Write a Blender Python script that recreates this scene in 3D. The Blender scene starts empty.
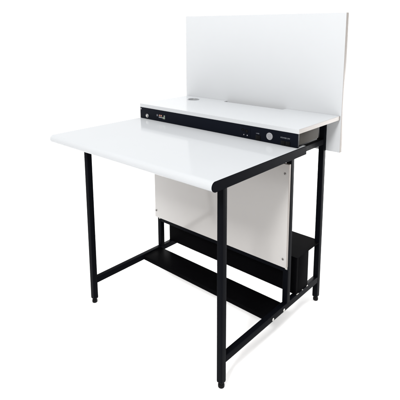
import bpy, bmesh, math, random
from mathutils import Vector, Matrix
random.seed(4)
scene = bpy.context.scene
COL = scene.collection

# ------------------------------------------------------------------ materials
def new_mat(name):
    m = bpy.data.materials.new(name); m.use_nodes = True
    nt = m.node_tree
    return m, nt, nt.nodes['Principled BSDF']

def surface(name, rgb, rough, spec=.5, metal=0., var=.03, scale=30., bump=0., bscale=900., rvar=.04, coat=0.):
    """procedural surface: base colour, roughness and fine relief broken up by noise"""
    m, nt, b = new_mat(name)
    tc = nt.nodes.new('ShaderNodeTexCoord')
    n1 = nt.nodes.new('ShaderNodeTexNoise'); n1.inputs['Scale'].default_value = scale; n1.inputs['Detail'].default_value = 5
    nt.links.new(tc.outputs['Object'], n1.inputs['Vector'])
    mr = nt.nodes.new('ShaderNodeMapRange')
    mr.inputs['To Min'].default_value = 1 - var; mr.inputs['To Max'].default_value = 1 + var
    nt.links.new(n1.outputs['Fac'], mr.inputs['Value'])
    mx = nt.nodes.new('ShaderNodeVectorMath'); mx.operation = 'SCALE'
    mx.inputs[0].default_value = rgb
    nt.links.new(mr.outputs['Result'], mx.inputs['Scale'])
    nt.links.new(mx.outputs['Vector'], b.inputs['Base Color'])
    n2 = nt.nodes.new('ShaderNodeTexNoise'); n2.inputs['Scale'].default_value = scale * .35; n2.inputs['Detail'].default_value = 4
    nt.links.new(tc.outputs['Object'], n2.inputs['Vector'])
    m2 = nt.nodes.new('ShaderNodeMapRange')
    m2.inputs['To Min'].default_value = max(.02, rough - rvar); m2.inputs['To Max'].default_value = rough + rvar
    nt.links.new(n2.outputs['Fac'], m2.inputs['Value'])
    nt.links.new(m2.outputs['Result'], b.inputs['Roughness'])
    b.inputs['Specular IOR Level'].default_value = spec
    b.inputs['Metallic'].default_value = metal
    b.inputs['Coat Weight'].default_value = coat
    b.inputs['Coat Roughness'].default_value = .08
    if bump:
        n3 = nt.nodes.new('ShaderNodeTexNoise'); n3.inputs['Scale'].default_value = bscale; n3.inputs['Detail'].default_value = 3
        nt.links.new(tc.outputs['Object'], n3.inputs['Vector'])
        bp = nt.nodes.new('ShaderNodeBump'); bp.inputs['Strength'].default_value = bump; bp.inputs['Distance'].default_value = .0005
        nt.links.new(n3.outputs['Fac'], bp.inputs['Height']); nt.links.new(bp.outputs['Normal'], b.inputs['Normal'])
    return m

WHITE = (.420, .434, .449)
TOPW = (.368, .381, .395)
M_top    = surface('white_gloss_laminate', TOPW, .10, .07, var=.012, scale=6, bump=.03, bscale=260)
M_board  = surface('white_laminate', WHITE, .2, .07, var=.012, scale=6, bump=.03, bscale=260)
M_modest = surface('white_gloss_panel', (.385, .376, .369), .15, .5, var=.012, scale=6, bump=.02, bscale=200)
M_edge   = surface('warm_white_edge_band', (.265, .246, .232), .45, .06, var=.03, scale=60)
M_under  = surface('board_underside', (.14, .115, .095), .5, .3, var=.03, scale=20)
M_steel  = surface('black_powder_coat', (.0020, .0024, .0038), .5, .02, var=.15, scale=40, bump=.25, bscale=1500)
M_blkbd  = surface('black_board', (.0018, .0018, .0022), .6, .006, var=.2, scale=50, bump=.2, bscale=700)
M_strip  = surface('black_edge_strip', (.0022, .0026, .0042), .45, .008, var=.1, scale=40, bump=.1, bscale=900)
M_panel  = surface('blue_black_enamel', (.0040, .0050, .0084), .4, .02, var=.1, scale=40, bump=.15, bscale=1200)
M_grey   = surface('grey_steel_sheet', (.046, .043, .039), .7, .02, var=.05, scale=40, bump=.15, bscale=900)
M_chrome = surface('bright_steel', (.55, .53, .50), .3, .5, metal=1., var=.06, scale=120)
M_zinc   = surface('zinc_plate', (.5, .5, .48), .4, .5, metal=.6, var=.06, scale=120)
M_black  = surface('black_plastic', (.002, .002, .0022), .4, .1, var=.1)
M_rubber = surface('black_rubber', (.004, .004, .0045), .7, .1, var=.1)
M_lgrey  = surface('pale_grey_plastic', (.22, .225, .24), .45, .3, var=.04, scale=200)
M_screw  = surface('dull_screw_steel', (.16, .155, .15), .4, .5, metal=.6, var=.06, scale=120)
M_mgrey  = surface('mid_grey_plastic', (.17, .17, .185), .5, .3, var=.04, scale=200)
M_silver = surface('silver_ring', (.27, .28, .29), .35, .5, metal=.3, var=.05, scale=200)
M_print  = surface('white_print', (.17, .18, .2), .5, .2, var=.02)
M_orange = surface('orange_plastic', (.24, .13, .10), .5, .3, var=.03)
M_green  = surface('grey_green_plastic', (.15, .18, .15), .5, .3, var=.03)
M_floor  = surface('white_studio_floor', (.93, .93, .93), .8, .0, var=.006, scale=2)

# ------------------------------------------------------------------ mesh helpers
def bm_box(bm, x0, x1, y0, y1, z0, z1, bev=.0, seg=2):
    r = bmesh.ops.create_cube(bm, size=1)
    bmesh.ops.scale(bm, vec=(x1 - x0, y1 - y0, z1 - z0), verts=r['verts'])
    bmesh.ops.translate(bm, vec=((x0 + x1) / 2, (y0 + y1) / 2, (z0 + z1) / 2), verts=r['verts'])
    if bev:
        es = list({e for v in r['verts'] for e in v.link_edges})
        bmesh.ops.bevel(bm, geom=es, offset=bev, segments=seg, affect='EDGES', profile=.5)

def bm_cyl(bm, c, r0, r1, h, axis='z', n=32):
    """frustum from c along +axis, length h"""
    r = bmesh.ops.create_cone(bm, cap_ends=True, segments=n, radius1=r0, radius2=r1, depth=h)
    bmesh.ops.translate(bm, vec=(0, 0, h / 2), verts=r['verts'])
    R = {'z': Matrix.Identity(3), '-y': Matrix.Rotation(math.radians(90), 3, 'X'),
         'x': Matrix.Rotation(math.radians(90), 3, 'Y'), '-x': Matrix.Rotation(math.radians(-90), 3, 'Y')}[axis]
    bmesh.ops.rotate(bm, matrix=R, cent=(0, 0, 0), verts=r['verts'])
    bmesh.ops.translate(bm, vec=c, verts=r['verts'])

def bm_ring(bm, c, prof, axis='z', n=48):
    """lathe: closed profile of (radius, height) turned about axis through c"""
    R = {'z': Matrix.Identity(3), '-y': Matrix.Rotation(math.radians(90), 3, 'X')}[axis]
    rows = []
    for i in range(n):
        a = 2 * math.pi * i / n
        rows.append([bm.verts.new(Vector(c) + R @ Vector((r * math.cos(a), r * math.sin(a), h))) for r, h in prof])
    k = len(prof)
    for i in range(n):
        for j in range(k):
            bm.faces.new((rows[i][j], rows[(i + 1) % n][j], rows[(i + 1) % n][(j + 1) % k], rows[i][(j + 1) % k]))

def bm_prism(bm, pts, x0, x1):
    """(y,z) outline extruded along x"""
    a = [bm.verts.new((x0, y, z)) for y, z in pts]; b = [bm.verts.new((x1, y, z)) for y, z in pts]
    n = len(pts)
    bm.faces.new(a); bm.faces.new(b[::-1])
    for i in range(n):
        bm.faces.new((a[i], b[i], b[(i + 1) % n], a[(i + 1) % n]))

def bm_slab(bm, pts, z0, z1, bev=0., holes=()):
    """(x,y) outline extruded along z"""
    a = [bm.verts.new((x, y, z0)) for x, y in pts]; b = [bm.verts.new((x, y, z1)) for x, y in pts]
    n = len(pts)
    bm.faces.new(a[::-1]); bm.faces.new(b)
    for i in range(n):
        bm.faces.new((a[i], a[(i + 1) % n], b[(i + 1) % n], b[i]))
    if bev:
        es = [e for e in bm.edges if abs(e.verts[0].co.z - e.verts[1].co.z) < 1e-6]
        bmesh.ops.bevel(bm, geom=es, offset=bev, segments=2, affect='EDGES')

def obj(name, bm, mat, parent=None, smooth=True):
    bmesh.ops.recalc_face_normals(bm, faces=bm.faces)
    me = bpy.data.meshes.new(name); bm.to_mesh(me); bm.free()
    mats = mat if isinstance(mat, (list, tuple)) else [mat]
    for m in mats: me.materials.append(m)
    if smooth:
        for p in me.polygons: p.use_smooth = True
        me.set_sharp_from_angle(angle=math.radians(32))
    o = bpy.data.objects.new(name, me); COL.objects.link(o)
    if parent: o.parent = parent
    return o

def box_obj(name, mat, parent, *dims, bev=.001, seg=2):
    bm = bmesh.new(); bm_box(bm, *dims, bev=bev, seg=seg); return obj(name, bm, mat, parent)

def paint(o, idx, test):
    for p in o.data.polygons:
        if test(p.normal, p.center): p.material_index = idx

# ------------------------------------------------------------------ dimensions (metres)
W, D, MID, S = .7114, .6545, .3889, .0217      # frame width, depth, middle post, tube size
RZ0, RZ1 = .087, .1116                          # floor rails
TZ0, TZ1 = .7062, .7361                         # worktop
TXL, TXR, TYF, TYB = -.0534, .7669, -.1129, .3925
BY = .3409                                      # front of the control box
SZ0, SZ1 = .7867, .8025                         # raised shelf board

# ------------------------------------------------------------------ setting
bm = bmesh.new(); bmesh.ops.create_grid(bm, x_segments=4, y_segments=4, size=60)
fl = obj('floor', bm, M_floor, smooth=False); fl['kind'] = 'structure'

# ------------------------------------------------------------------ the desk
desk = bpy.data.objects.new('workbench_desk', None); COL.objects.link(desk)
desk['label'] = 'white lab desk on a black steel frame with raised shelf and tall white back panel'
desk['category'] = 'desk'

# worktop with a bullnose front, black strips closing both ends
def worktop_profile(inset=0.):
    r = (TZ1 - TZ0) / 2 - inset; cy, cz = TYF + (TZ1 - TZ0) / 2, (TZ0 + TZ1) / 2
    pts = [(TYB - inset, cz - r)]
    pts.append((TYB - inset, cz + r))
    for i in range(0, 19):
        a = math.pi / 2 + math.pi * i / 18
        pts.append((cy + r * math.cos(a), cz + r * math.sin(a)))
    return pts
bm = bmesh.new(); bm_prism(bm, worktop_profile(), TXL, TXR - .003)
top = obj('worktop', bm, [M_top, M_under], desk)
paint(top, 1, lambda n, c: n.z < -.95)
for x0, x1 in ((TXR - .0029, TXR),):
    bm = bmesh.new(); bm_prism(bm, worktop_profile(-.0002), x0, x1)
    bmesh.ops.bevel(bm, geom=[e for e in bm.edges if abs(e.verts[0].co.x - e.verts[1].co.x) < 1e-6 and
                              abs(e.verts[0].co.x - (x1 if x0 > 0 else x0)) < 1e-6], offset=.0008, segments=2, affect='EDGES')
    obj('edge_strip', bm, M_strip, top)

# legs with levelling feet
def leg(x0, y0, ztop, foot=True, z0=.0215):
    l = box_obj('leg', M_steel, desk, x0, x0 + S, y0, y0 + S, z0, ztop, bev=.0016, seg=3)
    if foot:
        cx, cy = x0 + S / 2, y0 + S / 2
        bm = bmesh.new()
        bm_ring(bm, (cx, cy, 0), [(0.0005, 0), (.0085, 0), (.0102, .0015), (.0106, .004), (.0106, .010), (.0098, .0125), (.0065, .0135), (.006, .0135), (.006, .0212), (.0005, .0212)], n=32)
        obj('levelling_foot', bm, M_rubber, l)
        box_obj('end_plug', M_rubber, l, x0 + .0008, x0 + S - .0008, y0 + .0008, y0 + S - .0008, .0185, .0213, bev=.0006)
    return l
for x0 in (0, W - S):
    leg(x0, 0, TZ0 - .0005)
    leg(x0, D - S, SZ0 - .0006)
# middle posts stand on the floor rails
for x0 in (0, W - S):
    box_obj('post', M_steel, desk, x0, x0 + S, MID, MID + S, RZ1, .6838, bev=.0016, seg=3)
# side rails
for x0 in (0, W - S):
    fr = box_obj('floor_rail', M_steel, desk, x0 + .0004, x0 + S - .0004, S, D - S, RZ0, RZ1, bev=.0016, seg=3)
    sgn = 1 if x0 > 0 else -1
    for by in (.2948, .3693):
        bm = bmesh.new(); bx = x0 + S - .0006 if x0 > 0 else x0 + .0006
        ax = 'x' if sgn > 0 else '-x'
        bm_cyl(bm, (bx, by, .0952), .0052, .0052, .0012, ax, 24)
        bm_cyl(bm, (bx + sgn * .0012, by, .0952), .0048, .0030, .0016, ax, 24)
        obj('bolt', bm, M_zinc, fr)
    box_obj('top_rail', M_steel, desk, x0 + .0004, x0 + S - .0004, S, D - S, .6838, TZ0 - .0006, bev=.0016, seg=3)
# cross rails
box_obj('cross_rail', M_steel, desk, S, W - S, MID + .0006, MID + S - .0006, .2365, .2604, bev=.0016, seg=3)
box_obj('cross_rail', M_steel, desk, S, W - S, D - S + .0006, D - .0006, .6842, TZ0 - .001, bev=.0016, seg=3)
box_obj('cross_rail', M_steel, desk, S, W - S, .0006, S - .0006, .6842, TZ0 - .001, bev=.0016, seg=3)
# foot shelf between the floor rails
box_obj('foot_shelf', M_blkbd, desk, S, W - S, .2778, .3871, .0882, .1068, bev=.0012)
# black computer compartment behind the posts
box_obj('rear_panel', M_blkbd, desk, .0045, W - .0045, .4607, .4757, .1122, .2650, bev=.001)
bm = bmesh.new()
bm_slab(bm, [(.0008, .4590), (W - .0008, .4590), (W - .0008, D - S - .0008), (W - S - .0008, D - S - .0008), (W - S - .0008, D - .0015),
             (S + .0008, D - .0015), (S + .0008, D - S - .0008), (.0008, D - S - .0008)], .2654, .2682, bev=.0004)
obj('computer_shelf', bm, M_blkbd, desk)
for x0, x1 in ((.0040, .0200), (W - .0200, W - .0040)):
    sp = box_obj('side_plate', M_blkbd, desk, x0, x1, .4760, .5530, .1122, .2650, bev=.001)
    for ya, yb_ in ((.4630, .4780), (.5060, .5120), (.5420, .5520)):
        bm = bmesh.new()
        xo = .0004 if x0 < .3 else W - .0036
        bm_box(bm, xo, xo + .0032, ya, yb_, .1118, .1136, bev=.0004)
        obj('clip', bm, M_zinc, sp)

# white modesty panel in front of the middle posts
mod = box_obj('modesty_panel', [M_modest, M_edge], desk, -.0016, .7104, .3753, MID - .0004, .2611, .6600, bev=.0008)
paint(mod, 1, lambda n, c: abs(n.x) > .9 or abs(n.z) > .9)
def screw(parent, x, y, z, r=.0046):
    bm = bmesh.new()
    bm_ring(bm, (x, y, z), [(.0006, -.0006), (r, -.0006), (r, .0007), (r * .8, .0016), (r * .42, .0020), (r * .40, .0006), (.0006, .0006)], '-y', 24)
    s = obj('screw', bm, M_screw, parent)
    return s
for x, z in ((.6945, .6239), (.696, .2936), (.0060, .2930), (.0060, .6239)):
    screw(mod, x, .3753, z)
for x in (.7045, .0150):
    bm = bmesh.new()
    bm_box(bm, x - .0045, x + .0045, .3790, MID - .0002, .2590, .2606, bev=.0003)
    bm_box(bm, x - .0045, x + .0045, MID - .0022, MID - .0002, .2500, .2590, bev=.0003)
    bm_cyl(bm, (x, MID - .0022, .2545), .0028, .0022, .0022, '-y', 16)
    obj('corner_bracket', bm, M_zinc, mod)

# raised shelf board with a cable notch at the back and a round grommet
yb = D + .0002
notch = [(-.0510, BY), (.7640, BY), (.7640, yb), (.5230, yb), (.5230, .6270), (.2060, .6270), (.2060, yb), (-.0510, yb)]
bm = bmesh.new(); bm_slab(bm, notch, SZ0, SZ1, bev=.0007)
gx, gy, gr = .0575, .5810, .0285
shelf = obj('raised_shelf', bm, [M_board, M_edge, M_under], desk)
cut_bm = bmesh.new(); bm_cyl(cut_bm, (gx, gy, SZ0 - .01), gr - .0025, gr - .0025, .05, 'z', 48)
cut_me = bpy.data.meshes.new('hole'); cut_bm.to_mesh(cut_me); cut_bm.free()
cut_o = bpy.data.objects.new('hole', cut_me); COL.objects.link(cut_o)
md = shelf.modifiers.new('hole', 'BOOLEAN'); md.object = cut_o; md.operation = 'DIFFERENCE'; md.solver = 'EXACT'
bpy.context.view_layer.update()
dg = bpy.context.evaluated_depsgraph_get()
me2 = bpy.data.meshes.new_from_object(shelf.evaluated_get(dg))
shelf.modifiers.clear(); shelf.data = me2
bpy.data.objects.remove(cut_o, do_unlink=True); bpy.data.meshes.remove(cut_me)
paint(shelf, 1, lambda n, c: n.x > .9 and c.x > .7)
paint(shelf, 2, lambda n, c: n.z < -.9)
bm = bmesh.new()
bm_ring(bm, (gx, gy, SZ1), [(gr, .0002), (gr, .0012), (gr - .002, .0022), (gr - .0052, .0018), (gr - .0056, .0002), (gr - .0056, -.020), (gr - .0032, -.020), (gr - .0032, .0002)], n=64)
obj('grommet', bm, M_silver, shelf)
bm = bmesh.new()
bm_cyl(bm, (gx, gy, SZ1 - .010), gr - .0058, gr - .0058, .002, 'z', 48)
obj('grommet_brush', bm, M_mgrey, shelf)

# unseen steel box added under the notch to keep light out of it
bm = bmesh.new()
bm_box(bm, .19, .54, .5800, D, .7480, .7500); bm_box(bm, .19, .54, .5780, .5800, .7480, SZ0 - .0008)
bm_box(bm, .188, .19, .5780, D, .7480, SZ0 - .0008); bm_box(bm, .54, .542, .5780, D, .7480, SZ0 - .0008)
obj('notch_shade_box', bm, M_steel, desk)

# tall back panel
bp = box_obj('back_panel', [M_board, M_edge], desk, -.0580, .7686, D + .0006, D + .0212, .6551, 1.1954, bev=.0008)
paint(bp, 1, lambda n, c: abs(n.x) > .9 or abs(n.z) > .9)

# control box under the shelf
bm = bmesh.new()
bm_box(bm, -.0440, .7568, BY + .0098, .4955, .7440, SZ0 - .0006, bev=.0006)
ctl = obj('control_box', bm, [M_grey, M_steel], desk)
paint(ctl, 1, lambda n, c: n.z < -.5)
bm = bmesh.new(); bm_box(bm, -.0440, .7530, BY + .0110, .4940, .7372, .7438, bev=.0005)
obj('gap_shade_slab', bm, M_steel, ctl)  # black slab stands in for the shade in the gap under the box
fy = BY + .0008
bm = bmesh.new(); bm_box(bm, -.0506, .7604, fy, BY + .0096, .7369, SZ0 - .0004, bev=.0006)
face = obj('front_panel', bm, M_panel, ctl)

def text_mesh(name, s, x, z, h, mat, parent, width=None):
    cu = bpy.data.curves.new(name, 'FONT'); cu.body = s; cu.align_x = 'CENTER'; cu.align_y = 'CENTER'
    cu.size = 1; cu.extrude = .02
    t = bpy.data.objects.new(name, cu); COL.objects.link(t)
    bpy.context.view_layer.update()
    me = bpy.data.meshes.new_from_object(t.evaluated_get(bpy.context.evaluated_depsgraph_get()))
    bpy.data.objects.remove(t, do_unlink=True)
    xs = [v.co.x for v in me.vertices]; ys = [v.co.y for v in me.vertices]
    w0, h0 = max(xs) - min(xs), max(ys) - min(ys)
    sy = h / h0; sx = (width / w0) if width else sy
    mx, my = (max(xs) + min(xs)) / 2, (max(ys) + min(ys)) / 2
    for v in me.vertices:
        v.co = Vector((x + (v.co.x - mx) * sx, fy - .00015 - v.co.z * .005, z + (v.co.y - my) * sy))
    me.materials.clear(); me.materials.append(mat)
    o = bpy.data.objects.new(name, me); COL.objects.link(o); o.parent = parent
    return o

def disc(name, x, z, r, h, mat, seg=40, r2=None, y=fy):
    bm = bmesh.new(); bm_cyl(bm, (x, y + .0004, z), r, r2 or r, h + .0004, '-y', seg)
    return obj(name, bm, mat, ctl)
# steel push button at the left end
bm = bmesh.new(); bm_ring(bm, (-.0035, fy, .7512), [(.0062, -.0003), (.0088, -.0003), (.0088, .0016), (.0078, .0026), (.0062, .0026)], '-y', 40)
obj('button_ring', bm, M_silver, ctl)
disc('push_button', -.0035, .7512, .0058, .0042, M_chrome, r2=.0052)
# fixing screw at the corner
bm = bmesh.new(); bm_ring(bm, (-.0440, fy, .7790), [(.0006, -.0003), (.0036, -.0003), (.0036, .0008), (.0026, .0014), (.0006, .0014)], '-y', 20)
obj('screw', bm, M_mgrey, ctl)
# row of small terminals
bm = bmesh.new(); bm_box(bm, .0610, .0645, fy - .0012, fy + .0003, .7575, .7665, bev=.0003); bm_box(bm, .0595, .0662, fy - .0009, fy + .0003, .7600, .7632, bev=.0003)
obj('indicator', bm, M_print, ctl)
for x in (.0745, .0855):
    bm = bmesh.new(); bm_box(bm, x, x + .0078, fy - .0020, fy + .0003, .7598, .7662, bev=.0004)
    o = obj('terminal', bm, M_orange, ctl)
bm = bmesh.new(); bm_box(bm, .0730, .0955, fy - .0014, fy + .0003, .7528, .7575, bev=.0004)
obj('terminal_label', bm, M_print, ctl)
bm = bmesh.new(); bm_box(bm, .0975, .1120, fy - .0016, fy + .0003, .7500, .7590, bev=.0006)
bm_box(bm, .1045, .1120, fy - .0016, fy + .0003, .7592, .7665, bev=.0006)
obj('socket', bm, M_green, ctl)
# mains outlet
bm = bmesh.new(); bm_box(bm, .5160, .5640, fy - .0016, fy + .0003, .7425, .7805, bev=.0008)
obj('outlet_plate', bm, M_panel, ctl)
for x, z, r in ((.5300, .7680, .0055), (.5480, .7645, .0078)):
    bm = bmesh.new(); bm_ring(bm, (x, fy - .0016, z), [(r - .0018, -.0003), (r, -.0003), (r, .0007), (r - .0009, .0011), (r - .0018, .0007)], '-y', 32)
    obj('outlet_ring', bm, M_steel, ctl)
    disc('outlet_hole', x, z, r - .0019, .0019, M_black)
for x, z, m in ((.5360, .7500, M_mgrey), (.5515, .7492, M_lgrey)):
    disc('outlet_pin', x, z, .0022, .0026, m, 20)
# small port with its legend
text_mesh('legend', 'USB', .5965, .7633, .0036, M_print, ctl, width=.0135)
bm = bmesh.new(); bm_box(bm, .5880, .6090, fy - .0022, fy + .0003, .7392, .7572, bev=.0010)
o = obj('port', bm, M_black, ctl)
# pale round speaker-like dial
bm = bmesh.new(); bm_ring(bm, (.6474, fy, .7607), [(.0005, -.0003), (.0132, -.0003), (.0132, .0014), (.0122, .0024), (.0096, .0024), (.0092, .0019), (.0005, .0019)], '-y', 56)
dial = obj('round_dial', bm, M_lgrey, ctl)
bm = bmesh.new()
for i in range(3):
    z = .7607 + (i - 1) * .0052
    w = .0066 if i == 1 else .0050
    bm_box(bm, .6474 - w, .6474 + w, fy - .0023, fy - .0017, z - .0008, z + .0008, bev=.0002)
obj('dial_mark', bm, M_mgrey, ctl)
# power switch and its legend
text_mesh('legend', 'POWER SW', .7115, .7645, .0046, M_print, ctl, width=.0375)
for x0, x1 in ((.6950, .7120), (.7140, .7315)):
    bm = bmesh.new(); bm_box(bm, x0, x1, fy - .0030, fy + .0003, .7385, .7545, bev=.0012)
    obj('rocker_switch', bm, M_black, ctl)

# ------------------------------------------------------------------ light: a white studio, soft from all round, with a softbox overhead
wd = bpy.data.worlds.new('World'); scene.world = wd; wd.use_nodes = True
wn = wd.node_tree; bg = wn.nodes['Background']
# white surround, dimmer and warmer on the side of the room behind the photographer
tc = wn.nodes.new('ShaderNodeTexCoord')
dot = wn.nodes.new('ShaderNodeVectorMath'); dot.operation = 'DOT_PRODUCT'; dot.inputs[1].default_value = (.55, -.80, -.22)
wn.links.new(tc.outputs['Generated'], dot.inputs[0])
mr = wn.nodes.new('ShaderNodeMapRange'); mr.interpolation_type = 'SMOOTHSTEP'
mr.inputs['From Min'].default_value = .05; mr.inputs['From Max'].default_value = .75
wn.links.new(dot.outputs['Value'], mr.inputs['Value'])
mixc = wn.nodes.new('ShaderNodeMix'); mixc.data_type = 'RGBA'
wn.links.new(mr.outputs['Result'], mixc.inputs['Factor'])
mixc.inputs['A'].default_value = (1, 1, 1, 1); mixc.inputs['B'].default_value = (.17, .14, .12, 1)
wn.links.new(mixc.outputs['Result'], bg.inputs['Color'])
bg.inputs['Strength'].default_value = 1.42
def area(name, loc, target, size, power, col=(1, 1, 1)):
    l = bpy.data.lights.new(name, 'AREA'); l.shape = 'RECTANGLE'; l.size, l.size_y = size; l.energy = power; l.color = col
    o = bpy.data.objects.new(name, l); COL.objects.link(o); o.location = loc
    o.rotation_euler = (Vector(target) - Vector(loc)).to_track_quat('-Z', 'Y').to_euler()
    return o
area('overhead_softbox', (.1, .0, 3.2), (.35, .3, .5), (2.6, 2.0), 26)
area('key_softbox', (1.64, -3.5, 3.5), (.4, .3, .5), (.9, .9), 250, (1, .99, .975))
area('floor_fill_light', (-1.4, 3.0, .42), (.2, .8, 0), (2.0, .5), 80)  # added pair of unseen lamps, lift the shadow off the floor under the desk
area('floor_fill_light', (1.2, 3.0, .42), (.5, .8, 0), (2.0, .5), 110)

# ------------------------------------------------------------------ camera
F, PX, PY = 452.76, 199.70, 106.07
yaw, pitch, roll = .73258597, -.17345154, -.00359653
cy, sy, cp, sp = math.cos(yaw), math.sin(yaw), math.cos(pitch), math.sin(pitch)
fw = Vector((-sy * cp, cy * cp, sp)); rt = Vector((cy, sy, 0)); up = rt.cross(fw)
c, s = math.cos(roll), math.sin(roll)
rt2 = c * rt + s * up; up2 = -s * rt + c * up
cam = bpy.data.cameras.new('camera'); co = bpy.data.objects.new('camera', cam); COL.objects.link(co)
Rm = Matrix((rt2, up2, -fw)).transposed().to_4x4(); Rm.translation = Vector((1.50997623, -.98791162, 1.145))
co.matrix_world = Rm
cam.sensor_fit = 'HORIZONTAL'; cam.sensor_width = 36; cam.lens = F / 400 * 36
cam.shift_x = -(PX - 200) / 400; cam.shift_y = -(200 - PY) / 400
cam.clip_start = .05; cam.clip_end = 300
scene.camera = co

scene.render.engine = 'CYCLES'
scene.render.resolution_x = scene.render.resolution_y = 1024
scene.view_settings.view_transform = 'Standard'; scene.view_settings.look = 'None'
scene.view_settings.exposure = 0; scene.view_settings.gamma = 1
scene.cycles.max_bounces = 10; scene.cycles.diffuse_bounces = 6
